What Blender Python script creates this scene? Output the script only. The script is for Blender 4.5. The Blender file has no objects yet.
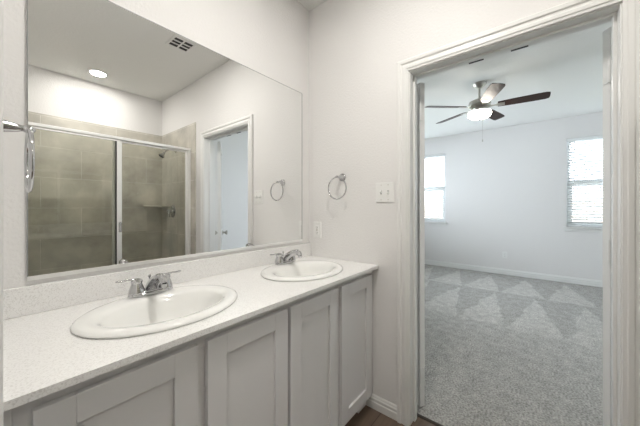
import bpy, bmesh, math, random
from mathutils import Vector, Matrix
random.seed(7)
S = bpy.context.scene
C = S.collection
PI = math.pi
R = math.radians

# ------------------------------------------------------------------ camera, world, exposure
cam = bpy.data.cameras.new('camera'); camo = bpy.data.objects.new('camera', cam); C.objects.link(camo)
F_PX, YAW = 268.15, 39.2
cam.sensor_fit = 'HORIZONTAL'; cam.sensor_width = 36.0
cam.lens = 36.0 * F_PX / 640.0
cam.shift_y = -(213 - 206.96) / 640.0
cam.clip_start = 0.01
camo.location = (-1.5223, -1.3477, 1.261)
camo.rotation_euler = (PI / 2, 0, R(YAW - 90))
S.camera = camo

w = bpy.data.worlds.new('sky'); S.world = w; w.use_nodes = True
bg = w.node_tree.nodes['Background']
bg.inputs[0].default_value = (0.83, 0.91, 1.0, 1)
bg.inputs[1].default_value = 12.5
S.view_settings.view_transform = 'Standard'
S.view_settings.look = 'None'
S.view_settings.gamma = 1.0
S.view_settings.use_curve_mapping = False
S.view_settings.exposure = 0.43
S.cycles.max_bounces = 12
S.cycles.diffuse_bounces = 6
S.cycles.glossy_bounces = 6
S.cycles.transparent_max_bounces = 16
S.cycles.sample_clamp_indirect = 6.0

BATH_W = 12.0       # each recessed bathroom lamp, watts
BATH_COL = (1.0, 0.968, 0.918)
FAN_EMIT = 28.0

def win_portal(loc, rotz, width):
    l = bpy.data.lights.new('window_daylight', 'AREA'); l.shape = 'RECTANGLE'
    l.size = width; l.size_y = WZ1 - WZ0
    l.cycles.is_portal = True
    o = bpy.data.objects.new('window_daylight', l); C.objects.link(o)
    o.location = (loc[0] + .15*math.cos(rotz), loc[1] + .15*math.sin(rotz), (WZ0+WZ1)/2)
    o.rotation_euler = (R(90), 0, rotz + R(90))
    return o

# ------------------------------------------------------------------ helpers
class MB:
    def __init__(s): s.bm = bmesh.new()
    def box(s, a, b, M=None):
        x0, y0, z0 = a; x1, y1, z1 = b
        vs = [s.bm.verts.new(Vector(p)) for p in
              [(x0,y0,z0),(x1,y0,z0),(x1,y1,z0),(x0,y1,z0),(x0,y0,z1),(x1,y0,z1),(x1,y1,z1),(x0,y1,z1)]]
        if M: 
            for v in vs: v.co = M @ v.co
        for f in ((0,3,2,1),(4,5,6,7),(0,1,5,4),(1,2,6,5),(2,3,7,6),(3,0,4,7)):
            s.bm.faces.new([vs[i] for i in f])
        return s
    def lathe(s, prof, n=32, M=None, cap=True, ell=(1, 1)):
        """prof: list of (r, z)"""
        rings = []
        for r, z in prof:
            ring = []
            for k in range(n):
                a = 2 * PI * k / n
                v = Vector((r * ell[0] * math.cos(a), r * ell[1] * math.sin(a), z))
                ring.append(s.bm.verts.new(M @ v if M else v))
            rings.append(ring)
        for a, b in zip(rings, rings[1:]):
            for k in range(n):
                s.bm.faces.new((a[k], a[(k+1) % n], b[(k+1) % n], b[k]))
        if cap:
            s.bm.faces.new(rings[0][::-1]); s.bm.faces.new(rings[-1])
        return s
    def tube(s, pts, rad, n=14, closed=False, flat=1.0, up=None):
        pts = [Vector(p) for p in pts]; N = len(pts)
        rads = rad if isinstance(rad, (list, tuple)) else [rad] * N
        rings = []; prev = None
        for i, p in enumerate(pts):
            if closed: t = pts[(i+1) % N] - pts[i-1]
            else: t = pts[min(i+1, N-1)] - pts[max(i-1, 0)]
            t.normalize()
            if prev is None:
                ref = Vector(up) if up else (Vector((0,0,1)) if abs(t.z) < .9 else Vector((1,0,0)))
                nrm = (ref - t * ref.dot(t)).normalized()
            else:
                nrm = (prev - t * prev.dot(t)).normalized()
            prev = nrm; bn = t.cross(nrm)
            rings.append([s.bm.verts.new(p + (nrm * math.cos(2*PI*k/n) * flat + bn * math.sin(2*PI*k/n)) * rads[i]) for k in range(n)])
        rng = range(N) if closed else range(N-1)
        for i in rng:
            a, b = rings[i], rings[(i+1) % N]
            for k in range(n):
                s.bm.faces.new((a[k], a[(k+1) % n], b[(k+1) % n], b[k]))
        if not closed:
            s.bm.faces.new(rings[0][::-1]); s.bm.faces.new(rings[-1])
        return s
    def prism(s, poly, h0, h1, M=None):
        """poly in XY extruded z h0..h1"""
        a = [s.bm.verts.new(M @ Vector((x, y, h0)) if M else Vector((x, y, h0))) for x, y in poly]
        b = [s.bm.verts.new(M @ Vector((x, y, h1)) if M else Vector((x, y, h1))) for x, y in poly]
        n = len(poly)
        s.bm.faces.new(a[::-1]); s.bm.faces.new(b)
        for k in range(n): s.bm.faces.new((a[k], a[(k+1) % n], b[(k+1) % n], b[k]))
        return s
    def sweep(s, stations):
        """stations: list of lists of points (open profile closed as loop)"""
        rs = [[s.bm.verts.new(Vector(p)) for p in st] for st in stations]
        n = len(rs[0])
        for a, b in zip(rs, rs[1:]):
            for k in range(n): s.bm.faces.new((a[k], a[(k+1) % n], b[(k+1) % n], b[k]))
        s.bm.faces.new(rs[0][::-1]); s.bm.faces.new(rs[-1])
        return s
    def build(s, name, mat, parent=None, bevel=0, smooth=False, seg=2, ang=40):
        bmesh.ops.recalc_face_normals(s.bm, faces=s.bm.faces)
        me = bpy.data.meshes.new(name); s.bm.to_mesh(me); s.bm.free()
        if smooth:
            for f in me.polygons: f.use_smooth = True
            me.set_sharp_from_angle(angle=R(ang))
        me.materials.append(mat)
        o = bpy.data.objects.new(name, me); C.objects.link(o)
        if parent: o.parent = parent
        if bevel:
            m = o.modifiers.new('bevel', 'BEVEL'); m.width = bevel; m.segments = seg; m.limit_method = 'ANGLE'; m.angle_limit = R(40)
        return o

def thing(name, label, cat, loc=(0,0,0), rotz=0, group=None):
    o = bpy.data.objects.new(name, None); C.objects.link(o); o.empty_display_size = .05
    o.location = loc; o.rotation_euler = (0, 0, rotz); o['label'] = label; o['category'] = cat
    if group: o['group'] = group
    return o
def tag(o, label, cat, group=None):
    o['label'] = label; o['category'] = cat
    if group: o['group'] = group
    return o
def struct(o): o['kind'] = 'structure'; return o
def copy_tree(o, parent=None):
    c = o.copy(); C.objects.link(c)
    if parent: c.parent = parent
    for ch in [k for k in list(C.objects) if k.parent == o]: copy_tree(ch, c)
    return c

# ------------------------------------------------------------------ materials
def mat(name, col, rough=.5, metal=0, bump=None, spec=.5, coat=0, noise=None, coat_rough=.1):
    m = bpy.data.materials.new(name); m.use_nodes = True
    nt = m.node_tree; b = nt.nodes['Principled BSDF']
    b.inputs['Base Color'].default_value = (*col, 1)
    b.inputs['Roughness'].default_value = rough
    b.inputs['Metallic'].default_value = metal
    b.inputs['Specular IOR Level'].default_value = spec
    b.inputs['Coat Weight'].default_value = coat
    b.inputs['Coat Roughness'].default_value = coat_rough
    tc = nt.nodes.new('ShaderNodeTexCoord')
    if bump:
        scale, dist, det = bump
        n = nt.nodes.new('ShaderNodeTexNoise'); n.inputs['Scale'].default_value = scale; n.inputs['Detail'].default_value = det
        bp = nt.nodes.new('ShaderNodeBump'); bp.inputs['Distance'].default_value = dist; bp.inputs['Strength'].default_value = .6
        nt.links.new(tc.outputs['Object'], n.inputs['Vector'])
        nt.links.new(n.outputs['Fac'], bp.inputs['Height']); nt.links.new(bp.outputs[0], b.inputs['Normal'])
    if noise:
        scale, amt = noise
        n = nt.nodes.new('ShaderNodeTexNoise'); n.inputs['Scale'].default_value = scale; n.inputs['Detail'].default_value = 3
        r = nt.nodes.new('ShaderNodeMapRange'); r.inputs[3].default_value = 1 - amt; r.inputs[4].default_value = 1 + amt
        mx = nt.nodes.new('ShaderNodeVectorMath'); mx.operation = 'SCALE'; mx.inputs[0].default_value = col
        nt.links.new(tc.outputs['Object'], n.inputs['Vector']); nt.links.new(n.outputs['Fac'], r.inputs[0])
        nt.links.new(r.outputs[0], mx.inputs['Scale']); nt.links.new(mx.outputs[0], b.inputs['Base Color'])
    return m

M_WALL = mat('wall_paint', (.765, .755, .745), .75, bump=(85, .0035, 4))
M_CEIL = mat('ceiling_paint', (.80, .80, .78), .85, bump=(60, .003, 4))
M_TRIM = mat('white_trim_paint', (.775, .775, .76), .35, noise=(6, .02))
M_CAB = mat('grey_cabinet_paint', (.66, .655, .655), .42, noise=(5, .02))
M_GAP = mat('cabinet_interior', (.22, .21, .20), .8, noise=(5, .05))
M_PORC = mat('white_porcelain', (.86, .86, .84), .12, coat=.6, coat_rough=.05, noise=(3, .01))
M_CHROME = mat('chrome', (.58, .58, .59), .07, 1, noise=(4, .02))
M_SATIN = mat('satin_aluminium', (.95, .95, .94), .3, .6, noise=(4, .02))
M_NICKEL = mat('brushed_nickel', (.52, .50, .46), .35, 1, noise=(30, .05))
M_MIRROR = mat('mirror_silver', (.935, .94, .935), .0, 1)
M_PLAST = mat('white_plastic', (.80, .80, .785), .35, noise=(4, .01))
M_DARK = mat('dark_slot', (.03, .03, .03), .6, noise=(4, .1))
M_BLACK = mat('black_seal', (.02, .02, .02), .5, noise=(4, .1))
M_VINYL = mat('window_vinyl', (.80, .82, .83), .4, noise=(4, .01))
M_FENCE = mat('fence_wood', (.46, .34, .27), .8, noise=(8, .25))
M_YARD = mat('yard_grass', (.16, .2, .09), .9, noise=(12, .3))
M_PAN = mat('shower_pan_acrylic', (.80, .80, .77), .25, noise=(4, .01))

def quartz():
    m = mat('speckled_quartz', (.7, .69, .67), .22)
    nt = m.node_tree; b = nt.nodes['Principled BSDF']; tc = nt.nodes.new('ShaderNodeTexCoord')
    n = nt.nodes.new('ShaderNodeTexNoise'); n.inputs['Scale'].default_value = 260; n.inputs['Detail'].default_value = 3
    v = nt.nodes.new('ShaderNodeTexVoronoi'); v.inputs['Scale'].default_value = 180
    cr = nt.nodes.new('ShaderNodeValToRGB')
    cr.color_ramp.elements[0].position = .33; cr.color_ramp.elements[0].color = (.69, .68, .665, 1)
    cr.color_ramp.elements[1].position = .50; cr.color_ramp.elements[1].color = (.84, .835, .825, 1)
    cr2 = nt.nodes.new('ShaderNodeValToRGB')
    cr2.color_ramp.elements[0].position = .0; cr2.color_ramp.elements[0].color = (.90, .90, .89, 1)
    cr2.color_ramp.elements[1].position = .35; cr2.color_ramp.elements[1].color = (1, 1, 1, 1)
    mx = nt.nodes.new('ShaderNodeMix'); mx.data_type = 'RGBA'; mx.blend_type = 'MULTIPLY'; mx.inputs[0].default_value = 1
    nt.links.new(tc.outputs['Object'], n.inputs['Vector']); nt.links.new(tc.outputs['Object'], v.inputs['Vector'])
    nt.links.new(n.outputs['Fac'], cr.inputs[0]); nt.links.new(v.outputs['Distance'], cr2.inputs[0])
    nt.links.new(cr.outputs[0], mx.inputs[6]); nt.links.new(cr2.outputs[0], mx.inputs[7])
    nt.links.new(mx.outputs[2], b.inputs['Base Color'])
    return m
M_QUARTZ = quartz()

def tile():
    m = mat('beige_stone_tile', (.5, .47, .4), .35)
    nt = m.node_tree; b = nt.nodes['Principled BSDF']; g = nt.nodes.new('ShaderNodeNewGeometry')
    sx = nt.nodes.new('ShaderNodeSeparateXYZ'); nt.links.new(g.outputs['Position'], sx.inputs[0])
    ad = nt.nodes.new('ShaderNodeMath'); ad.operation = 'ADD'; nt.links.new(sx.outputs[0], ad.inputs[0]); nt.links.new(sx.outputs[1], ad.inputs[1])
    az = nt.nodes.new('ShaderNodeMath'); az.operation = 'ADD'; az.inputs[1].default_value = -.26 + .33 * 2; nt.links.new(sx.outputs[2], az.inputs[0])
    cb = nt.nodes.new('ShaderNodeCombineXYZ'); nt.links.new(ad.outputs[0], cb.inputs[0]); nt.links.new(az.outputs[0], cb.inputs[1])
    br = nt.nodes.new('ShaderNodeTexBrick'); br.inputs['Scale'].default_value = 1
    br.inputs['Brick Width'].default_value = .66; br.inputs['Row Height'].default_value = .33
    br.inputs['Mortar Size'].default_value = .0035; br.inputs['Mortar Smooth'].default_value = .3
    br.inputs['Color1'].default_value = (.56, .535, .475, 1); br.inputs['Color2'].default_value = (.53, .505, .445, 1)
    br.inputs['Mortar'].default_value = (.68, .66, .61, 1)
    nt.links.new(cb.outputs[0], br.inputs['Vector'])
    n = nt.nodes.new('ShaderNodeTexNoise'); n.inputs['Scale'].default_value = 3.5; n.inputs['Detail'].default_value = 7; n.inputs['Roughness'].default_value = .6
    nt.links.new(g.outputs['Position'], n.inputs['Vector'])
    r = nt.nodes.new('ShaderNodeMapRange'); r.inputs[1].default_value = .3; r.inputs[2].default_value = .7; r.inputs[3].default_value = .70; r.inputs[4].default_value = 1.2
    nt.links.new(n.outputs['Fac'], r.inputs[0])
    s = nt.nodes.new('ShaderNodeVectorMath'); s.operation = 'SCALE'
    nt.links.new(br.outputs['Color'], s.inputs[0]); nt.links.new(r.outputs[0], s.inputs['Scale'])
    nt.links.new(s.outputs[0], b.inputs['Base Color'])
    bp = nt.nodes.new('ShaderNodeBump'); bp.inputs['Distance'].default_value = .002; bp.invert = True
    nt.links.new(br.outputs['Fac'], bp.inputs['Height']); nt.links.new(bp.outputs[0], b.inputs['Normal'])
    return m
M_TILE = tile()

def planks():
    m = mat('brown_wood_planks', (.12, .07, .045), .4)
    nt = m.node_tree; b = nt.nodes['Principled BSDF']; tc = nt.nodes.new('ShaderNodeTexCoord')
    br = nt.nodes.new('ShaderNodeTexBrick'); br.inputs['Scale'].default_value = 1
    br.inputs['Brick Width'].default_value = 1.2; br.inputs['Row Height'].default_value = .15; br.offset = .37
    br.inputs['Mortar Size'].default_value = .0018
    br.inputs['Color1'].default_value = (.20, .14, .10, 1); br.inputs['Color2'].default_value = (.125, .088, .065, 1)
    br.inputs['Mortar'].default_value = (.03, .02, .015, 1)
    mp = nt.nodes.new('ShaderNodeMapping'); mp.inputs['Scale'].default_value = (3, 45, 1)
    n = nt.nodes.new('ShaderNodeTexNoise'); n.inputs['Scale'].default_value = 1; n.inputs['Detail'].default_value = 5
    r = nt.nodes.new('ShaderNodeMapRange'); r.inputs[3].default_value = .55; r.inputs[4].default_value = 1.45
    s = nt.nodes.new('ShaderNodeVectorMath'); s.operation = 'SCALE'
    nt.links.new(tc.outputs['Object'], br.inputs['Vector']); nt.links.new(tc.outputs['Object'], mp.inputs[0]); nt.links.new(mp.outputs[0], n.inputs['Vector'])
    nt.links.new(n.outputs['Fac'], r.inputs[0]); nt.links.new(br.outputs['Color'], s.inputs[0]); nt.links.new(r.outputs[0], s.inputs['Scale'])
    nt.links.new(s.outputs[0], b.inputs['Base Color'])
    return m
M_PLANK = planks()

def math_node(nt, op, a, b=None, clamp=False):
    n = nt.nodes.new('ShaderNodeMath'); n.operation = op; n.use_clamp = clamp
    for i, v in enumerate((a, b)):
        if v is None: continue
        if hasattr(v, 'is_output') or isinstance(v, bpy.types.NodeSocket): nt.links.new(v, n.inputs[i])
        else: n.inputs[i].default_value = v
    return n.outputs[0]

def carpet():
    m = mat('grey_carpet', (.4, .4, .38), .95, spec=.1)
    nt = m.node_tree; b = nt.nodes['Principled BSDF']; g = nt.nodes.new('ShaderNodeNewGeometry')
    nd = nt.nodes.new('ShaderNodeTexNoise'); nd.inputs['Scale'].default_value = 4; nd.inputs['Detail'].default_value = 4
    nt.links.new(g.outputs['Position'], nd.inputs['Vector'])
    sx = nt.nodes.new('ShaderNodeSeparateXYZ'); nt.links.new(g.outputs['Position'], sx.inputs[0])
    wob = math_node(nt, 'MULTIPLY', math_node(nt, 'SUBTRACT', nd.outputs['Fac'], .5), .14)
    X = math_node(nt, 'ADD', sx.outputs[0], wob); Y = math_node(nt, 'ADD', sx.outputs[1], wob)
    def row(xa, xb, per, y0):
        # light wedges, apex at xa (far), base at xb (near)
        h = math_node(nt, 'DIVIDE', math_node(nt, 'SUBTRACT', xa, X), xa - xb)
        fr = math_node(nt, 'FRACT', math_node(nt, 'ADD', math_node(nt, 'DIVIDE', math_node(nt, 'SUBTRACT', Y, y0), per), 20.5))
        d = math_node(nt, 'MULTIPLY', math_node(nt, 'ABSOLUTE', math_node(nt, 'SUBTRACT', fr, .5)), 2.0)
        e = math_node(nt, 'MULTIPLY', math_node(nt, 'SUBTRACT', h, d), 14, True)
        inside = math_node(nt, 'MULTIPLY', math_node(nt, 'GREATER_THAN', X, xb), math_node(nt, 'LESS_THAN', X, xa))
        return math_node(nt, 'MULTIPLY', e, inside)
    ra = row(3.2, 1.85, .47, -.85); rb = row(4.32, 3.2, .51, -.66)
    near = math_node(nt, 'MULTIPLY', math_node(nt, 'LESS_THAN', X, 1.85), .45)
    t = math_node(nt, 'ADD', math_node(nt, 'ADD', ra, rb), near, True)
    cr = nt.nodes.new('ShaderNodeMix'); cr.data_type = 'RGBA'
    cr.inputs[6].default_value = (.37, .36, .34, 1); cr.inputs[7].default_value = (.46, .45, .425, 1)
    nt.links.new(t, cr.inputs[0])
    n = nt.nodes.new('ShaderNodeTexNoise'); n.inputs['Scale'].default_value = 85; n.inputs['Detail'].default_value = 4
    n2 = nt.nodes.new('ShaderNodeTexNoise'); n2.inputs['Scale'].default_value = 14; n2.inputs['Detail'].default_value = 5
    nt.links.new(g.outputs['Position'], n.inputs['Vector']); nt.links.new(g.outputs['Position'], n2.inputs['Vector'])
    r = nt.nodes.new('ShaderNodeMapRange'); r.inputs[1].default_value = .3; r.inputs[2].default_value = .7; r.inputs[3].default_value = .58; r.inputs[4].default_value = 1.42
    nt.links.new(n.outputs['Fac'], r.inputs[0])
    r2 = nt.nodes.new('ShaderNodeMapRange'); r2.inputs[1].default_value = .3; r2.inputs[2].default_value = .7; r2.inputs[3].default_value = .85; r2.inputs[4].default_value = 1.15
    nt.links.new(n2.outputs['Fac'], r2.inputs[0])
    k = math_node(nt, 'MULTIPLY', r.outputs[0], r2.outputs[0])
    s = nt.nodes.new('ShaderNodeVectorMath'); s.operation = 'SCALE'
    nt.links.new(cr.outputs[2], s.inputs[0]); nt.links.new(k, s.inputs['Scale']); nt.links.new(s.outputs[0], b.inputs['Base Color'])
    bp = nt.nodes.new('ShaderNodeBump'); bp.inputs['Distance'].default_value = .012; bp.inputs['Strength'].default_value = .8
    nt.links.new(n.outputs['Fac'], bp.inputs['Height']); nt.links.new(bp.outputs[0], b.inputs['Normal'])
    return m
M_CARPET = carpet()

def glass(name, tint, refl=1.0):
    m = bpy.data.materials.new(name); m.use_nodes = True; nt = m.node_tree
    nt.nodes.remove(nt.nodes['Principled BSDF']); out = nt.nodes['Material Output']
    tr = nt.nodes.new('ShaderNodeBsdfTransparent'); tr.inputs[0].default_value = (*tint, 1)
    gl = nt.nodes.new('ShaderNodeBsdfGlossy'); gl.inputs['Roughness'].default_value = .0; gl.inputs[0].default_value = (1, 1, 1, 1)
    fr = nt.nodes.new('ShaderNodeFresnel'); fr.inputs[0].default_value = 1.5
    mu = math_node(nt, 'MULTIPLY', fr.outputs[0], refl)
    mx = nt.nodes.new('ShaderNodeMixShader'); nt.links.new(mu, mx.inputs[0])
    nt.links.new(tr.outputs[0], mx.inputs[1]); nt.links.new(gl.outputs[0], mx.inputs[2]); nt.links.new(mx.outputs[0], out.inputs[0])
    return m
M_SHGLASS = glass('shower_glass', (.93, .935, .90))
M_WINGLASS = glass('window_glass', (.97, .98, .98))

def emit(name, col, st):
    m = bpy.data.materials.new(name); m.use_nodes = True; b = m.node_tree.nodes['Principled BSDF']
    b.inputs['Base Color'].default_value = (.9, .9, .88, 1); b.inputs['Emission Color'].default_value = (*col, 1); b.inputs['Emission Strength'].default_value = st
    return m
M_LENS = emit('lit_lamp_lens', (1, .97, .9), 9)
M_BOWL = emit('lit_frosted_glass', (1, .93, .82), FAN_EMIT)

def blind_mat():
    m = bpy.data.materials.new('white_blind_slats'); m.use_nodes = True; nt = m.node_tree
    b = nt.nodes['Principled BSDF']; b.inputs['Base Color'].default_value = (.86, .88, .88, 1); b.inputs['Roughness'].default_value = .45
    t = nt.nodes.new('ShaderNodeBsdfTranslucent'); t.inputs[0].default_value = (.85, .87, .88, 1)
    mx = nt.nodes.new('ShaderNodeMixShader'); mx.inputs[0].default_value = .10
    nt.links.new(b.outputs[0], mx.inputs[1]); nt.links.new(t.outputs[0], mx.inputs[2]); nt.links.new(mx.outputs[0], nt.nodes['Material Output'].inputs[0])
    return m
M_BLIND = blind_mat()

def blade_mat():
    m = mat('dark_walnut_blade', (.05, .022, .014), .42, coat=0, spec=.3, coat_rough=.25)
    nt = m.node_tree; b = nt.nodes['Principled BSDF']; tc = nt.nodes.new('ShaderNodeTexCoord')
    mp = nt.nodes.new('ShaderNodeMapping'); mp.inputs['Scale'].default_value = (4, 60, 1)
    n = nt.nodes.new('ShaderNodeTexNoise'); n.inputs['Detail'].default_value = 4; n.inputs['Scale'].default_value = 1
    cr = nt.nodes.new('ShaderNodeValToRGB'); cr.color_ramp.elements[0].color = (.012, .006, .005, 1); cr.color_ramp.elements[1].color = (.055, .022, .014, 1)
    nt.links.new(tc.outputs['Object'], mp.inputs[0]); nt.links.new(mp.outputs[0], n.inputs['Vector']); nt.links.new(n.outputs['Fac'], cr.inputs[0]); nt.links.new(cr.outputs[0], b.inputs['Base Color'])
    return m
M_BLADE = blade_mat()

# ------------------------------------------------------------------ dimensions
H = 2.743                 # ceiling
XL = -1.53                # bathroom left wall face
YS = -2.78                # shower back wall face
TH = .12
YL, YR, HD = -.769, -1.595, 2.043      # doorway casing inner edges (bathroom side)
XB = 4.49                 # bedroom far wall
BY0, BY1 = -3.05, 1.45    # bedroom side walls
WZ0, WZ1 = .935, 2.385    # window heights
W1 = (.165, 1.065)        # window y ranges
W2 = (-2.61, -1.705)
W_ADDED = (2.0, 4.2)              # x range of an unseen window, added to the left bedroom wall for extra daylight

def wallbox(name, a, b, m=M_WALL): return struct(MB().box(a, b).build(name, m))

# ------------------------------------------------------------------ room shell
wallbox('wall_mirror_side', (XL-TH, 0, -.05), (0, TH, H))
# wall with the doorway
m = MB(); gy0, gy1, gz = YR - .018 + .006, YL + .018 - .006, HD + .012
m.box((0, gy1, -.05), (TH, TH, H)).box((0, YS-TH, -.05), (TH, gy0, H)).box((0, gy0, gz), (TH, gy1, H))
struct(m.build('wall_right', M_WALL))
# left wall with an opening to the closet the camera stands in
m = MB(); oy0, oy1, oz = -1.62, -.80, 2.05
m.box((XL-TH, oy1, -.05), (XL, 0, H)).box((XL-TH, YS-TH, -.05), (XL, oy0, H)).box((XL-TH, oy0, oz), (XL, oy1, H))
struct(m.build('wall_left', M_WALL))
wallbox('wall_back', (XL-TH, YS-TH, -.05), (0, YS, H))
m = MB(); cx0 = XL - TH - 1.0
m.box((cx0-TH, -2.0, -.05), (cx0, -.4, H)).box((cx0, -2.0, -.05), (XL-TH, -1.9, H)).box((cx0, -.5, -.05), (XL-TH, -.4, H))
struct(m.build('wall_closet', M_WALL))
struct(MB().box((cx0-TH, YS-TH, H), (TH, TH, H+.1)).build('ceiling', M_CEIL))
struct(MB().box((cx0-TH, YS-TH, -.06), (TH, TH, 0)).build('floor', M_PLANK))
# bedroom shell
struct(MB().box((TH, BY0-TH, H), (XB+.14, BY1+TH, H+.1)).build('ceiling_bedroom', M_CEIL))
struct(MB().box((.110, BY0-TH, -.06), (XB+.14, BY1+TH, .012)).build('floor_bedroom', M_CARPET))
m = MB(); m.box((TH, BY1, 0), (W_ADDED[0], BY1+TH, H)).box((W_ADDED[1], BY1, 0), (XB, BY1+TH, H)).box((W_ADDED[0], BY1, 0), (W_ADDED[1], BY1+TH, WZ0)).box((W_ADDED[0], BY1, WZ1), (W_ADDED[1], BY1+TH, H))
struct(m.build('wall_bedroom_left', M_WALL))
wallbox('wall_bedroom_right', (TH, BY0-TH, 0), (XB, BY0, H))
wallbox('wall_bedroom_front_left', (0, TH, 0), (TH, BY1+TH, H))
wallbox('wall_bedroom_front_right', (0, BY0-TH, 0), (TH, YS-TH, H))
XO = XB + .14
m = MB()
m.box((XB, BY0-TH, 0), (XO, W2[0], H)).box((XB, W2[1], 0), (XO, W1[0], H)).box((XB, W1[1], 0), (XO, BY1+TH, H))
for a, b in (W1, W2): m.box((XB, a, 0), (XO, b, WZ0)).box((XB, a, WZ1), (XO, b, H))
struct(m.build('wall_bedroom_far', M_WALL))

# baseboards
BPROF = [(0, 0), (.014, 0), (.014, .042), (.011, .046), (.011, .052), (.0125, .056), (.0125, .064), (.008, .070), (.008, .076), (.004, .083), (0, .083)]
def baseboard(name, p0, p1, nrm, k=1.0, z=0):
    nx, ny = nrm
    st = [[(p[0] + nx*d, p[1] + ny*d, z + h*k) for d, h in BPROF] for p in (p0, p1)]
    return struct(MB().sweep(st).build(name, M_TRIM))
baseboard('baseboard_right', (0, -.478), (0, YL + .0685), (-1, 0))
baseboard('baseboard_right', (0, YR - .0685), (0, -1.795), (-1, 0))
baseboard('baseboard_left', (XL, -1.70), (XL, -1.795), (1, 0))
baseboard('baseboard_left', (XL, -.56), (XL, -.72), (1, 0))
baseboard('baseboard_bedroom_far', (XB, BY0), (XB, BY1), (-1, 0), 1.2, .012)
baseboard('baseboard_bedroom_right', (TH, BY0), (XB-.014, BY0), (0, 1), 1.2, .012)
baseboard('baseboard_bedroom_left', (TH, BY1), (XB-.014, BY1), (0, -1), 1.2, .012)

# door casing
CPROF = [(0, 0), (0, .010), (.010, .0115), (.014, .0155), (.028, .0155), (.033, .0115), (.040, .0115), (.046, .018), (.062, .019), (.068, .014), (.068, 0)]
def casing(name, x, sx, ya, yb, top, zb=0):
    """ya > yb ; face plane x, protruding sx"""
    st = [[(x + sx*d, ya + w_, zb) for w_, d in CPROF], [(x + sx*d, ya + w_, top + w_) for w_, d in CPROF],
          [(x + sx*d, yb - w_, top + w_) for w_, d in CPROF], [(x + sx*d, yb - w_, zb) for w_, d in CPROF]]
    return struct(MB().sweep(st).build(name, M_TRIM))
casing('trim_door_casing', 0, -1, YL, YR, HD)
casing('trim_door_casing_bedroom', TH, 1, YL, YR, HD, .012)
casing('trim_closet_casing', XL, 1, oy1 + .002, oy0 - .002, oz - .005)
# jamb and stop
m = MB(); jy1, jy0, jz = YL - .006, YR + .006, HD - .006
m.box((0, jy1, 0), (TH, gy1, gz)).box((0, gy0, 0), (TH, jy0, gz)).box((0, jy0, jz), (TH, jy1, gz))
sx0, sx1 = .048, .082
m.box((sx0, jy1-.011, 0), (sx1, jy1, jz)).box((sx0, jy0, 0), (sx1, jy0+.011, jz)).box((sx0, jy0+.011, jz-.011), (sx1, jy1-.011, jz))
struct(m.build('trim_door_jamb', M_TRIM, bevel=.0015))
m = MB(); m.box((XL-TH, oy1-.018, 0), (XL, oy1, oz)).box((XL-TH, oy0, 0), (XL, oy0+.018, oz)).box((XL-TH, oy0+.018, oz-.018), (XL, oy1-.018, oz))
struct(m.build('trim_closet_jamb', M_TRIM))
# ball catch plates in the head of the double doorway
for yy, lab in ((-1.09, 'dark catch plate in the door head, nearer the light switch'), (-1.275, 'dark catch plate in the door head, nearer the right jamb')):
    t = thing('catch_plate', lab, 'catch plate', (.102, yy, jz))
    MB().box((-.012, -.034, -.003), (.012, .034, 0)).build('plate', M_DARK, t)
    MB().lathe([(.0075, -.0045), (.009, -.003)], 16).build('recess', M_BLACK, t)
# threshold strip
tag(MB().prism([(.098, 0), (.101, .008), (.106, .012), (.110, .012), (.110, .0)], jy0, jy1,
    Matrix(((1,0,0,0),(0,0,1,0),(0,1,0,0),(0,0,0,1)))).build('threshold_strip', mat('dark_transition', (.05, .04, .032), .5, noise=(5,.1))),
    'dark transition strip where brown planks meet grey carpet', 'threshold')

# ------------------------------------------------------------------ double doors
def door_leaf(name, sgn, loc, rot):
    """local X = along the leaf away from the hinge, thickness towards -sgn*Y"""
    d = bpy.data.objects.new(name, None); C.objects.link(d); d.location = loc; d.rotation_euler = (0, 0, rot); struct(d)
    Wd, z0, z1, T = .392, .022, jz - .004, .035
    g = .004
    def yb(a, b): return (min(-sgn*a, -sgn*b), max(-sgn*a, -sgn*b))
    y0, y1 = yb(0, T)
    m = MB(); st = .085
    m.box((g, y0, z0), (g+st, y1, z1)).box((Wd-st, y0, z0), (Wd, y1, z1))
    rails = [(z0, z0+.20), (.86, 1.0), (z1-.11, z1)]
    for a, b in rails: m.box((g+st, y0, a), (Wd-st, y1, b))
    m.build('door_frame', M_TRIM, d, bevel=.002)
    q0, q1 = yb(.010, T-.010)
    for a, b in ((rails[0][1], rails[1][0]), (rails[1][1], rails[2][0])):
        mm = MB().box((g+st, q0, a), (Wd-st, q1, b))
        r0, r1 = yb(.004, T-.004)
        mm.box((g+st+.03, r0, a+.03), (Wd-st-.03, r1, b-.03)).build('door_panel', M_TRIM, d, bevel=.006)
    for hz in (.22, 1.07, 1.84):
        mm = MB(); mm.lathe([(.0065, hz-.045), (.0065, hz+.045)], 14, Matrix.Translation((.001, 0, 0)))
        mm.lathe([(.004, hz+.045), (.005, hz+.049), (.002, hz+.053)], 12, Matrix.Translation((.001, 0, 0)))
        a, b = yb(.001, .030)
        mm.box((.002, a, hz-.044), (g+.001, b, hz+.044))
        mm.build('hinge', M_TRIM, d, smooth=True)
    # knob on both faces
    kn = MB()
    for s2 in (1, -1):
        base = 0 if s2 == sgn else -sgn*T
        MM = Matrix.Translation((Wd-.06, base, .93)) @ Matrix.Rotation(-s2*PI/2, 4, 'X')
        kn.lathe([(.031, 0), (.031, .005), (.024, .010), (.011, .014), (.011, .032), (.024, .040), (.028, .050), (.024, .060), (.008, .065)], 24, MM)
    kn.build('knob', M_NICKEL, d, smooth=True)
    return d
OPEN = 146
door_leaf('door_1', 1, (TH+.032, jy1-.007, 0), R(-90 + OPEN))
door_leaf('door_2', -1, (TH+.032, jy0+.007, 0), R(90 - OPEN))

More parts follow.
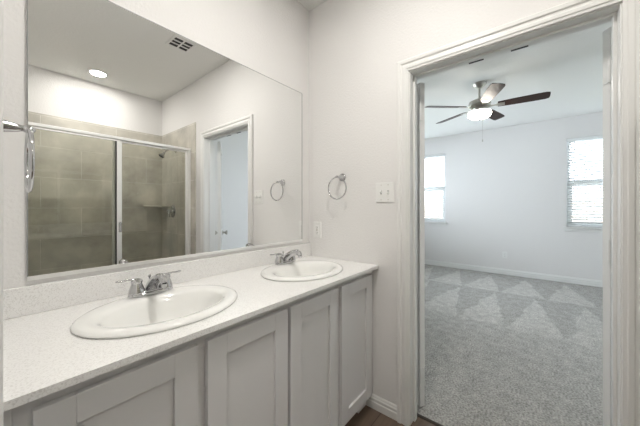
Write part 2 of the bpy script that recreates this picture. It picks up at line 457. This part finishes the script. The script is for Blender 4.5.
# ------------------------------------------------------------------ windows, blinds, outside
def window(n, loc, width, rotz=0):
    root = bpy.data.objects.new('window_%d' % n, None); C.objects.link(root); root.location = (loc[0], loc[1], WZ0); root.rotation_euler = (0, 0, rotz); struct(root)
    hw, hh = width/2, WZ1-WZ0
    m = MB(); f = .045; xa, xb = .075, .125
    m.box((xa, -hw, 0), (xb, -hw+f, hh)).box((xa, hw-f, 0), (xb, hw, hh)).box((xa, -hw+f, 0), (xb, hw-f, f)).box((xa, -hw+f, hh-f), (xb, hw-f, hh))
    m.build('window_frame', M_VINYL, root, bevel=.003)
    mid = .70
    m = MB(); m.box((xa-.010, -hw+f, mid-.02), (xb-.01, hw-f, mid+.042)); m.build('meeting_rail', M_VINYL, root, bevel=.003)
    m = MB(); s = .03
    m.box((xa+.005, -hw+f, f), (xb-.02, -hw+f+s, mid-.02)).box((xa+.005, hw-f-s, f), (xb-.02, hw-f, mid-.02)).box((xa+.005, -hw+f+s, f), (xb-.02, hw-f-s, f+s))
    m.build('lower_sash', M_VINYL, root, bevel=.002)
    MB().box((xa+.022, -hw+f, f), (xa+.026, hw-f, hh-f)).build('pane', M_WINGLASS, root)
    m = MB(); m.box((-.035, -hw-.045, -.022), (0, hw+.045, 0)); m.box((0, -hw, -.022), (xa, hw, 0)); m.build('sill', M_TRIM, root, bevel=.004)
    m = MB(); m.box((-.012, -hw-.03, -.075), (-.001, hw+.03, -.022)); m.build('apron', M_TRIM, root, bevel=.003)
    win_portal(loc, rotz, width)
    return root
window(1, (XB, sum(W1)/2), W1[1]-W1[0]); window(2, (XB, sum(W2)/2), W2[1]-W2[0]); window(3, (W_ADDED[0]/2+W_ADDED[1]/2, BY1), W_ADDED[1]-W_ADDED[0], PI/2)  # third window is unseen, added to even out the bedroom light

def blind(y0, y1, label, wand_y):
    t = thing('window_blind', label, 'blind', (XB, (y0+y1)/2, WZ0), group='white horizontal blinds on the bedroom windows')
    hw, hh = (y1-y0)/2 - .008, WZ1-WZ0
    MB().box((.006, -hw, hh-.045), (.058, hw, hh-.002)).build('head_rail', M_BLIND, t, bevel=.003)
    m = MB(); z = .075; k = 0
    while z < hh-.05:
        M4 = Matrix.Translation((.034, 0, z)) @ Matrix.Rotation(R(42), 4, 'Y')
        m.box((-.0235, -hw+.003, -.0012), (.0235, hw-.003, .0012), M4); z += .0425; k += 1
    m.build('slats', M_BLIND, t)
    MB().box((.012, -hw, .006), (.056, hw, .024)).build('bottom_rail', M_BLIND, t, bevel=.003)
    m = MB()
    for yy in (-hw*.62, hw*.62):
        for xx in (.0095, .0585): m.tube([(xx, yy, .02), (xx, yy, hh-.04)], .0009, 6)
    m.build('ladder_cord', M_PLAST, t)
    MB().tube([(.002, wand_y, hh-.05), (-.002, wand_y, hh-.4), (-.002, wand_y, .55)], .004, 8).build('tilt_wand', M_PLAST, t)
blind(*W1, 'white slatted blind on the bedroom window left of the fan, by the left door jamb', -.30)
blind(*W2, 'white slatted blind on the bedroom window at right, by the right door jamb', .36)

struct(MB().box((XO, -14, -.4), (16, 12, -.3)).build('ground_yard', M_YARD))
f = thing('wooden_fence', 'brown wooden board fence outside, faint through the bedroom blinds', 'fence', (10.5, 0, -.3))
m = MB(); y = -12.0
while y < 10: m.box((0, y, 0), (.02, y+.137, 1.83)); y += .14
m.build('boards', M_FENCE, f)
for z in (.3, .95, 1.55): MB().box((.02, -12, z), (.06, 10, z+.09)).build('rail', M_FENCE, f)

# ------------------------------------------------------------------ shower alcove (seen in the mirror)
TT = 2.255; YT = -1.79; tk = .010
struct(MB().box((XL+tk, YS, 0), (-tk, YS+tk, TT)).build('wall_shower_back', M_TILE))
struct(MB().box((-tk, YS, 0), (0, YT, TT)).build('wall_shower_right', M_TILE))
struct(MB().box((XL, YS, 0), (XL+tk, YT, TT)).build('wall_shower_left', M_TILE))
YG = -1.93
pan = thing('shower_pan', 'white shower pan with raised curb under the glass doors', 'shower pan', (XL/2, YG, 0))
hx = -XL/2 - tk
MB().box((-hx, YS+tk-YG, 0), (hx, -.04, .035)).build('base', M_PAN, pan, bevel=.004)
MB().box((-hx, -.04, 0), (hx, .055, .11)).build('curb', M_PAN, pan, bevel=.008)
MB().lathe([(.045, .035), (.045, .038), (.03, .039)], 24, Matrix.Translation((0, -.38, 0))).build('drain', M_CHROME, pan)
enc = thing('shower_enclosure', 'framed sliding glass shower doors with bright metal header', 'shower door', (XL/2, YG, .11))
zt = 1.842
MB().box((-hx, -.032, zt-.020), (hx, .032, zt+.008)).build('header', M_SATIN, enc, bevel=.004)
MB().box((-hx, -.028, 0), (hx, .028, .022)).build('bottom_track', M_SATIN, enc, bevel=.003)
for s in (-1, 1):
    x = s*hx
    MB().box((min(x, x-s*.024), -.026, .022), (max(x, x-s*.024), .026, zt-.022)).build('side_jamb', M_SATIN, enc, bevel=.003)
def panel(x0, x1, y, stile_at, name):
    g = MB().box((x0+.002, y-.003, .026), (x1-.002, y+.003, zt-.024)).build('glass_panel', M_SHGLASS, enc)
    MB().box((x0, y-.008, zt-.040), (x1, y+.008, zt-.024)).build('panel_rail', M_SATIN, g, bevel=.002)
    MB().box((x0, y-.008, .024), (x1, y+.008, .05)).build('panel_rail', M_SATIN, g, bevel=.002)
    for xs, wd in stile_at: MB().box((xs, y-.010, .05), (xs+wd, y+.010, zt-.040)).build('panel_stile', M_SATIN, g, bevel=.003)
    return g
xm = -XL/2 - .73    # joint, local (world x about -.73)
ga = panel(-hx+.02, xm+.035, .014, [(-hx+.02, .02), (xm-.006, .042)], 'outer')
gb = panel(xm-.035, hx-.025, -.014, [(xm-.035, .025), (hx-.047, .022)], 'inner')
MB().box((xm-.0135, .006, .05), (xm-.0065, .024, zt-.040)).build('black_seal', M_BLACK, ga)
MB().box((-hx+.02, .016, zt-.040), (xm-.006, .0235, zt-.0405)).build('black_seal', M_BLACK, ga)
hd = MB(); hd.box((xm+.008, .024, .90), (xm+.030, .046, 1.0)); hd.build('handle', M_CHROME, ga, bevel=.006, seg=3)

sh = thing('showerhead', 'chrome shower head on a bent arm high on the shower tile', 'shower head', (-tk, -2.31, 1.99))
MB().lathe([(.028, 0), (.028, .004), (.018, .010), (.010, .012)], 24, Matrix.Rotation(-PI/2, 4, 'Y')).build('flange', M_CHROME, sh, smooth=True)
MB().tube([(-.008,0,0), (-.05,0,.004), (-.09,0,-.004), (-.12,0,-.025), (-.14,0,-.05)], .0085, 12).build('arm', M_CHROME, sh, smooth=True)
MM = Matrix.Translation((-.137, 0, -.045)) @ Matrix.Rotation(R(215), 4, 'Y')
MB().lathe([(.010, 0), (.014, .012), (.016, .026), (.034, .052), (.036, .062), (.032, .066)], 24, MM).build('head', M_CHROME, sh, smooth=True)
MB().lathe([(.030, .0662), (.028, .069)], 24, MM).build('nozzle_face', M_DARK, sh)
va = thing('shower_valve', 'round chrome shower valve plate with a lever on tile', 'shower valve', (-tk, -2.40, 1.205))
MY = Matrix.Rotation(-PI/2, 4, 'Y')
MB().lathe([(.083, 0), (.082, .004), (.060, .010), (.034, .013), (.030, .035), (.027, .040)], 36, MY).build('escutcheon', M_CHROME, va, smooth=True)
MB().lathe([(.022, .040), (.024, .060), (.018, .072), (.006, .075)], 24, MY).tube([(-.056, 0, 0), (-.062, .03, -.035), (-.058, .045, -.075)], [.010, .008, .005], 12).build('lever', M_CHROME, va, smooth=True)
poly = [(0, 0)] + [(-.23*math.cos(a), .23*math.sin(a)) for a in [PI/2*k/12 for k in range(13)]]
cs = MB().prism(poly, 0, .02, Matrix.Translation((-tk, YS+tk, 1.262))).build('corner_shelf', mat('shelf_stone', (.55, .52, .45), .3, noise=(20, .08)), bevel=.004)
tag(cs, 'small quarter-round stone shelf in the tiled shower corner', 'shelf')

# ------------------------------------------------------------------ vanity
VX0 = XL + .012; VD = -.535
van = thing('vanity_cabinet', 'long light grey bathroom vanity cabinet with four flat panel doors', 'vanity', (VX0/2, 0, 0))
ox = -VX0/2
def L(x): return x + ox
CT0 = .880
m = MB()
m.box((L(VX0), -.515, .10), (L(-.004), -.004, .118)).box((L(VX0), -.02, .118), (L(-.004), -.004, CT0))
m.box((L(VX0), -.515, .118), (L(VX0)+.016, -.02, CT0)).box((L(-.02), -.515, .118), (L(-.004), -.02, CT0)).box((L(-.757), -.515, .118), (L(-.741), -.02, CT0-.14))
m.build('body', M_CAB, van)
m = MB(); fy0, fy1 = VD, VD+.02
m.box((L(VX0), fy0, .10), (L(-1.455), fy1, CT0)).box((L(-.060), fy0, .10), (L(-.004), fy1, CT0))
for a, b in ((-1.145, -1.085), (-.765, -.732), (-.415, -.360)): m.box((L(a), fy0, .145), (L(b), fy1, CT0-.055))
m.box((L(-1.455), fy0, CT0-.055), (L(-.060), fy1, CT0)).box((L(-1.455), fy0, .10), (L(-.060), fy1, .145))
m.build('face_frame', M_CAB, van, bevel=.001)
MB().box((L(VX0), -.475, 0), (L(-.105), -.460, .10)).build('kick_board', M_CAB, van)
# end leg at the wall
MB().box((L(-.105), -.495, 0), (L(-.004), -.46, .10)).build('end_foot', M_CAB, van, bevel=.001)
MB().box((L(VX0), VD-.006, .10), (L(-1.497), VD, CT0)).build('filler_strip', M_CAB, van, bevel=.0015)
def vdoor(xa, xb):
    za, zb = .107, .846; s = .066; y1 = VD - .001; y0 = VD - .020
    xa, xb = L(xa), L(xb)
    m = MB()
    m.box((xa, y0, za), (xa+s, y1, zb)).box((xb-s, y0, za), (xb, y1, zb)).box((xa+s, y0, zb-s), (xb-s, y1, zb)).box((xa+s, y0, za), (xb-s, y1, za+s))
    m.box((xa+s, y0+.0105, za+s), (xb-s, y1-.003, zb-s))
    d = m.build('cabinet_door', M_CAB, van, bevel=.0015)
    return d
for a, b in ((-1.469, -1.130), (-1.099, -.757), (-.740, -.405), (-.369, -.046)): vdoor(a, b)

# countertop with two sink cut-outs
ZC = .898; SINKS = [(-1.120, -.306), (-.395, -.306)]
ct = thing('countertop', 'white speckled quartz countertop with a low backsplash along the mirror wall', 'countertop', (VX0/2, 0, CT0))
def slab_with_holes():
    bm = bmesh.new(); n = 48; hz0, hz1 = 0.0005, ZC-CT0
    x0, x1, y0, y1 = L(VX0), L(-.002), -.578, -.002
    cuts = [x0, L((SINKS[0][0]+SINKS[1][0])/2), x1]
    for layer in (0, 1):
        z = (hz0, hz1)[layer]
        for i, (sx_, sy_) in enumerate(SINKS):
            a, b = cuts[i], cuts[i+1]; cxx = L(sx_)
            inner = []; outer = []
            for k in range(n):
                t = 2*PI*k/n; c_, s_ = math.cos(t), math.sin(t)
                inner.append(bm.verts.new((cxx + .235*c_, sy_ + .190*s_, z)))
                # project onto rectangle
                ks = []
                if c_ > 1e-9: ks.append((b-cxx)/c_)
                if c_ < -1e-9: ks.append((a-cxx)/c_)
                if s_ > 1e-9: ks.append((y1-sy_)/s_)
                if s_ < -1e-9: ks.append((y0-sy_)/s_)
                kk = min(ks); outer.append(bm.verts.new((cxx+c_*kk, sy_+s_*kk, z)))
            for k in range(n):
                j = (k+1) % n; p, q = outer[k], outer[j]
                pc, qc = p.co, q.co
                corner = None
                for X_ in (a, b):
                    for Y_ in (y0, y1):
                        onp = abs(pc.x-X_) < 1e-6 or abs(pc.y-Y_) < 1e-6
                        onq = abs(qc.x-X_) < 1e-6 or abs(qc.y-Y_) < 1e-6
                        if onp and onq and ((abs(pc.x-X_) < 1e-6) != (abs(qc.x-X_) < 1e-6)) and ((abs(pc.y-Y_) < 1e-6) != (abs(qc.y-Y_) < 1e-6)):
                            corner = (X_, Y_)
                if corner:
                    cv = bm.verts.new((corner[0], corner[1], z)); bm.faces.new((inner[k], p, cv, q, inner[j]))
                else: bm.faces.new((inner[k], p, q, inner[j]))
            if layer == 1:
                low = getattr(slab_with_holes, 'low%d' % i)
                for k in range(n): bm.faces.new((low[k], low[(k+1) % n], inner[(k+1) % n], inner[k]))
            else: setattr(slab_with_holes, 'low%d' % i, inner)
    # outer skirt
    for p, q in (((x0,y0),(x1,y0)), ((x1,y0),(x1,y1)), ((x1,y1),(x0,y1)), ((x0,y1),(x0,y0))):
        vs = [bm.verts.new((p[0],p[1],hz0)), bm.verts.new((q[0],q[1],hz0)), bm.verts.new((q[0],q[1],hz1)), bm.verts.new((p[0],p[1],hz1))]
        bm.faces.new(vs)
    bmesh.ops.remove_doubles(bm, verts=bm.verts, dist=1e-5)
    mb = MB(); mb.bm.free(); mb.bm = bm
    return mb
slab_with_holes().build('slab', M_QUARTZ, ct)
MB().box((L(VX0), -.0205, ZC-CT0+.0003), (L(-.002), -.0015, .994-CT0)).build('backsplash', M_QUARTZ, ct, bevel=.0015)

# sinks
def sink(loc, label):
    t = thing('oval_sink', label, 'sink', loc, group='white oval drop-in sinks in the vanity top')
    rings = [(.2310,.186,0,-.010),(.2315,.1868,0,.0010),(.253,.206,0,.0008),(.257,.2095,0,.005),(.2555,.208,0,.010),(.247,.200,0,.0150),(.233,.186,-.001,.0172),(.212,.158,-.010,.016),
             (.200,.143,-.017,.011),(.193,.136,-.020,.002),(.187,.130,-.022,-.02),(.178,.122,-.023,-.05),(.160,.108,-.024,-.085),(.128,.086,-.024,-.115),(.085,.058,-.022,-.133),(.030,.027,-.02,-.139)]
    bm = bmesh.new(); n = 72; rr = []
    for a, b, dy, z in rings:
        rr.append([bm.verts.new((a*math.cos(2*PI*k/n), dy+b*math.sin(2*PI*k/n), z)) for k in range(n)])
    for p, q in zip(rr, rr[1:]):
        for k in range(n): bm.faces.new((p[k], p[(k+1)%n], q[(k+1)%n], q[k]))
    bm.faces.new(rr[-1])
    mb = MB(); mb.bm.free(); mb.bm = bm
    o = mb.build('basin', M_PORC, t, smooth=True, ang=60)
    so = o.modifiers.new('solid', 'SOLIDIFY'); so.thickness = .006; so.offset = -1 if False else 1
    o.modifiers.remove(so)
    MB().lathe([(.031, -.139), (.030, -.1355), (.022, -.1350), (.020, -.1375)], 28, Matrix.Translation((0, -.02, 0))).build('drain', M_CHROME, t, smooth=True)
    MB().lathe([(.017, -.1370), (.017, -.1320), (.010, -.1300)], 24, Matrix.Translation((0, -.02, 0))).build('stopper', M_CHROME, t, smooth=True)
    return t
sink((SINKS[0][0], SINKS[0][1], ZC), 'large white oval sink at the near left end of the vanity top')
sink((SINKS[1][0], SINKS[1][1], ZC), 'white oval sink at the far end of the vanity, beside the doorway wall')

def faucet(loc, label, group='chrome two-handle sink faucets'):
    t = thing('sink_faucet', label, 'faucet', loc, group=group)
    n = 40
    def oval(a, b, e=2.6):
        out = []
        for k in range(n):
            th = 2*PI*k/n; c_, s_ = math.cos(th), math.sin(th)
            out.append((a*math.copysign(abs(c_)**(2/e), c_), b*math.copysign(abs(s_)**(2/e), s_)))
        return out
    m = MB(); m.prism(oval(.080, .027), 0, .012); m.prism(oval(.074, .023), .012, .019)
    m.build('base_plate', M_CHROME, t, bevel=.003, smooth=True)
    # spout : rises from the middle and reaches over the bowl (-y)
    pts = [(0, .006, .012), (0, -.002, .030), (0, -.018, .046), (0, -.042, .060), (0, -.072, .072), (0, -.100, .078), (0, -.118, .072), (0, -.124, .060)]
    MB().tube(pts, [.026, .0235, .021, .019, .0175, .0165, .015, .013], 20, flat=.85).build('spout', M_CHROME, t, smooth=True)
    MB().lathe([(.010, .049), (.0105, .060)], 18, Matrix.Translation((0, -.124, 0))).build('aerator', M_CHROME, t, smooth=True)
    MB().tube([(0, .022, .015), (0, .022, .060)], .0028, 10).lathe([(.003, .058), (.0055, .062), (.0055, .068), (.003, .072)], 14, Matrix.Translation((0, .022, 0))).build('lift_rod', M_CHROME, t, smooth=True)
    for s in (-1, 1):
        hm = Matrix.Translation((s*.051, 0, 0))
        h = MB().lathe([(.027, .012), (.0265, .022), (.0225, .036), (.0185, .046), (.0175, .050), (.0195, .054), (.0195, .060), (.013, .067), (.006, .069)], 28, hm).build('handle', M_CHROME, t, smooth=True)
        lv = MB().tube([(s*.051, 0, .061), (s*.064, .002, .066), (s*.080, .004, .067), (s*.096, .006, .065), (s*.110, .007, .066), (s*.117, .007, .067)],
                       [.008, .0068, .0052, .0058, .0072, .0035], 14, flat=.6)
        lv.build('lever', M_CHROME, h, smooth=True)
    return t
faucet((SINKS[0][0]+.005, -.142, ZC+.0175), 'chrome two-lever faucet behind the large near left sink')
faucet((SINKS[1][0]+.016, -.142, ZC+.0175), 'chrome two-lever faucet behind the far sink by the doorway wall')

# ------------------------------------------------------------------ mirror
MX0, MX1, MZ0, MZ1 = -1.4435, -.0896, 1.019, 2.088
mir = thing('wall_mirror', 'wide frameless mirror above the vanity reflecting the glass shower', 'mirror', ((MX0+MX1)/2, 0, MZ0))
hw = (MX1-MX0)/2
MB().box((-hw, -.008, 0), (hw, -.002, MZ1-MZ0)).build('glass', M_MIRROR, mir)
m = MB(); m.box((-hw-.002, -.0115, -.008), (hw+.002, -.0005, 0)).box((-hw-.002, -.0115, 0), (hw+.002, -.0085, .006))
m.build('bottom_channel', M_SATIN, mir)
m = MB(); m.box((hw, -.009, 0), (hw+.004, -.0005, MZ1-MZ0)).box((-hw-.0025, -.009, 0), (-hw, -.0005, MZ1-MZ0)).box((-hw, -.009, MZ1-MZ0), (hw, -.0005, MZ1-MZ0+.0025))
m.build('edge', mat('mirror_edge', (.30, .31, .30), .3, noise=(4,.05)), mir)

# ------------------------------------------------------------------ towel rings (local: wall at x=0, ring hangs at +x)
def towel_ring(loc, rotz, label):
    t = thing('towel_ring', label, 'towel ring', loc, rotz, group='chrome towel rings')
    MY2 = Matrix.Rotation(PI/2, 4, 'Y')
    MB().lathe([(.027, 0), (.027, .006), (.023, .010), (.018, .012)], 28, MY2).build('wall_flange', M_CHROME, t, smooth=True)
    MB().lathe([(.0185, .011), (.0145, .025), (.0105, .042), (.0070, .054), (.0085, .060), (.0090, .068), (.0070, .074), (.003, .077)], 24, MY2).build('post', M_CHROME, t, smooth=True)
    rr_ = .0725; cz_ = -rr_-.004
    pts = [(.066, rr_*math.sin(2*PI*k/56), cz_ + rr_*math.cos(2*PI*k/56)) for k in range(56)]
    MB().tube(pts, .0047, 12, closed=True, up=(1, 0, 0)).build('ring', M_CHROME, t, smooth=True)
    return t
towel_ring((0, -.306, 1.463), PI, 'chrome towel ring on the wall between mirror and light switch')
towel_ring((XL, -.388, 1.449), 0, 'chrome towel ring at the left edge, overlapping the mirror side')

# ------------------------------------------------------------------ switch and outlets (local: wall at x=0, facing +x)
M_SLOT = mat('toggle_slot_grey', (.42, .42, .41), .5, noise=(4, .05))
sw = thing('light_switch', 'white two-gang toggle light switch beside the door casing', 'light switch', (0, -.6195, 1.350), PI)
MB().box((0, -.0605, -.0605), (.006, .0605, .0605)).build('plate', M_PLAST, sw, bevel=.003)
for yy in (-.023, .023):
    MB().box((.006, yy-.0055, -.012), (.0068, yy+.0055, .012)).build('toggle_slot', M_SLOT, sw)
    MB().box((0, -.0042, -.006), (.016, .0042, .005), Matrix.Translation((.005, yy, 0)) @ Matrix.Rotation(R(-28 if yy < 0 else 28), 4, 'Y')).build('toggle', M_PLAST, sw, bevel=.0015)
    for zz in (-.045, .045): MB().lathe([(.003, .006), (.0028, .0072)], 12, Matrix.Translation((0, yy, zz)) @ Matrix.Rotation(PI/2, 4, 'Y')).build('screw', M_NICKEL, sw)
def outlet(loc, rotz, label, rocker):
    t = thing('wall_outlet', label, 'outlet', loc, rotz)
    MB().box((0, -.036, -.059), (.0055, .036, .059)).build('plate', M_PLAST, t, bevel=.0025)
    if rocker:
        MB().box((.0055, -.017, -.034), (.0078, .017, .034)).build('receptacle', M_PLAST, t, bevel=.001)
        MB().box((.0078, -.006, .0015), (.0090, .006, .0065)).box((.0078, -.006, -.0065), (.0090, .006, -.0015)).build('test_button', M_NICKEL, t)
        zs = (.020, -.020); xf = .0078
    else:
        for zz in (.019, -.019): MB().lathe([(.0165, .0055), (.016, .0072)], 24, Matrix.Translation((0, 0, zz)) @ Matrix.Rotation(PI/2, 4, 'Y')).build('receptacle', M_PLAST, t)
        zs = (.019, -.019); xf = .0072
    for zz in zs:
        m = MB(); m.box((xf, -.0075, zz-.004), (xf+.0004, -.0055, zz+.005)).box((xf, .0055, zz-.004), (xf+.0004, .0075, zz+.004)).box((xf, -.002, zz-.0105), (xf+.0004, .002, zz-.007))
        m.build('slots', M_DARK, t)
    return t
outlet((0, -.083, 1.092), PI, 'white wall outlet just above the backsplash in the mirror corner', True)
outlet((XB, -.86, .372), PI, 'white outlet low on the bedroom wall between the windows', False)

# ------------------------------------------------------------------ ceiling lamps and vent
def can_light(loc, label, watts):
    t = thing('recessed_light', label, 'ceiling light', loc, group='round recessed lamps in the bathroom ceiling')
    MB().lathe([(.095, 0), (.094, -.004), (.080, -.009), (.070, -.009), (.067, -.003)], 40, cap=False).build('trim_ring', M_PLAST, t, smooth=True)
    MB().lathe([(.069, -.001), (.067, -.0045)], 40).build('lens', M_LENS, t)
    l = bpy.data.lights.new('lamp_light', 'AREA'); l.shape = 'DISK'; l.size = .13; l.energy = watts; l.color = BATH_COL
    o = bpy.data.objects.new('lamp_light', l); C.objects.link(o); o.location = (loc[0], loc[1], loc[2]-.012)
    return t
can_light((-.86, -.93, H), 'round recessed ceiling lamp above the vanity floor space', BATH_W)
can_light((-.777, -2.44, H), 'lit round recessed lamp in the ceiling over the glass shower', BATH_W*.55)
can_light((-2.15, -1.2, H), 'unseen round fill lamp added in the ceiling of the small side closet left of the vanity', 9.0)  # unseen fill lamp, added to brighten the vanity and doorway wall
ve = thing('ceiling_vent', 'small white slotted exhaust vent in the bathroom ceiling', 'vent', (-.43, -1.19, H))
m = MB(); a = .10
m.box((-a, -a, -.008), (-a+.022, a, 0)).box((a-.022, -a, -.008), (a, a, 0)).box((-a+.022, -a, -.008), (a-.022, -a+.022, 0)).box((-a+.022, a-.022, -.008), (a-.022, a, 0))
m.build('frame', M_PLAST, ve, bevel=.002)
MB().box((-a+.022, -a+.022, -.001), (a-.022, a-.022, 0)).build('dark_opening', M_DARK, ve)
m = MB()
for k in range(1, 3): m.box((-a+.022, -a+.022+k*.052-.007, -.006), (a-.022, -a+.022+k*.052+.007, -.0015))
m.box((-.006, -a+.022, -.0065), (.006, a-.022, -.0015)).build('bars', M_PLAST, ve)

# ------------------------------------------------------------------ ceiling fan
FX, FY, FZ = 2.181, -.797, 2.462
fan = thing('ceiling_fan', 'five-blade ceiling fan with dark blades and lit glass bowl in the bedroom', 'ceiling fan', (FX, FY, H))
dz = FZ - H
MB().lathe([(.072, 0), (.072, -.012), (.060, -.032), (.030, -.055), (.014, -.060)], 32).build('canopy', M_NICKEL, fan, smooth=True)
MB().lathe([(.0125, -.055), (.0125, dz+.085)], 16).build('downrod', M_NICKEL, fan, smooth=True)
MB().lathe([(.020, dz+.105), (.030, dz+.095), (.075, dz+.080), (.112, dz+.060), (.118, dz+.035), (.118, dz+.010), (.100, dz-.010), (.070, dz-.020), (.060, dz-.045), (.075, dz-.050)], 40).build('motor_housing', M_NICKEL, fan, smooth=True)
MB().lathe([(.078, dz-.045), (.118, dz-.052), (.122, dz-.058), (.118, dz-.064)], 40).build('light_ring', M_NICKEL, fan, smooth=True)
MB().lathe([(.105, dz-.062), (.120, dz-.070), (.123, dz-.088), (.114, dz-.110), (.088, dz-.130), (.050, dz-.141), (.015, dz-.145)], 40).build('glass_bowl', M_BOWL, fan, smooth=True)
MB().lathe([(.016, dz-.143), (.014, dz-.157), (.005, dz-.163)], 20).build('finial', M_NICKEL, fan, smooth=True)
MB().tube([(-.06, -.03, dz-.05), (-.125, -.05, dz-.075), (-.128, -.05, dz-.42)], .0012, 6).lathe([(.002, dz-.42), (.007, dz-.43), (.007, dz-.445), (.002, dz-.452)], 12, Matrix.Translation((-.128, -.05, 0))).build('pull_chain', M_NICKEL, fan)
for k, ang in enumerate((-85, -13, 59, 131, 203)):
    B = bpy.data.objects.new('blade', None)
    poly = [(.185, -.050), (.30, -.060), (.50, -.066), (.615, -.066), (.645, -.055), (.650, -.030), (.650, .030), (.645, .055), (.615, .066), (.50, .066), (.30, .060), (.185, .050)]
    RZ = Matrix.Rotation(R(ang), 4, 'Z') @ Matrix.Translation((0, 0, dz-.006)) @ Matrix.Rotation(R(-13), 4, 'X')
    o = MB().prism(poly, -.003, .003).build('blade', M_BLADE, fan, bevel=.001)
    o.matrix_local = RZ
    br = MB().prism([(.09, -.016), (.16, -.012), (.20, -.035), (.25, -.030), (.25, .030), (.20, .035), (.16, .012), (.09, .016)], -.0075, -.0032)
    b2 = br.build('bracket', M_NICKEL, o, bevel=.001)
    bpy.data.objects.remove(B)
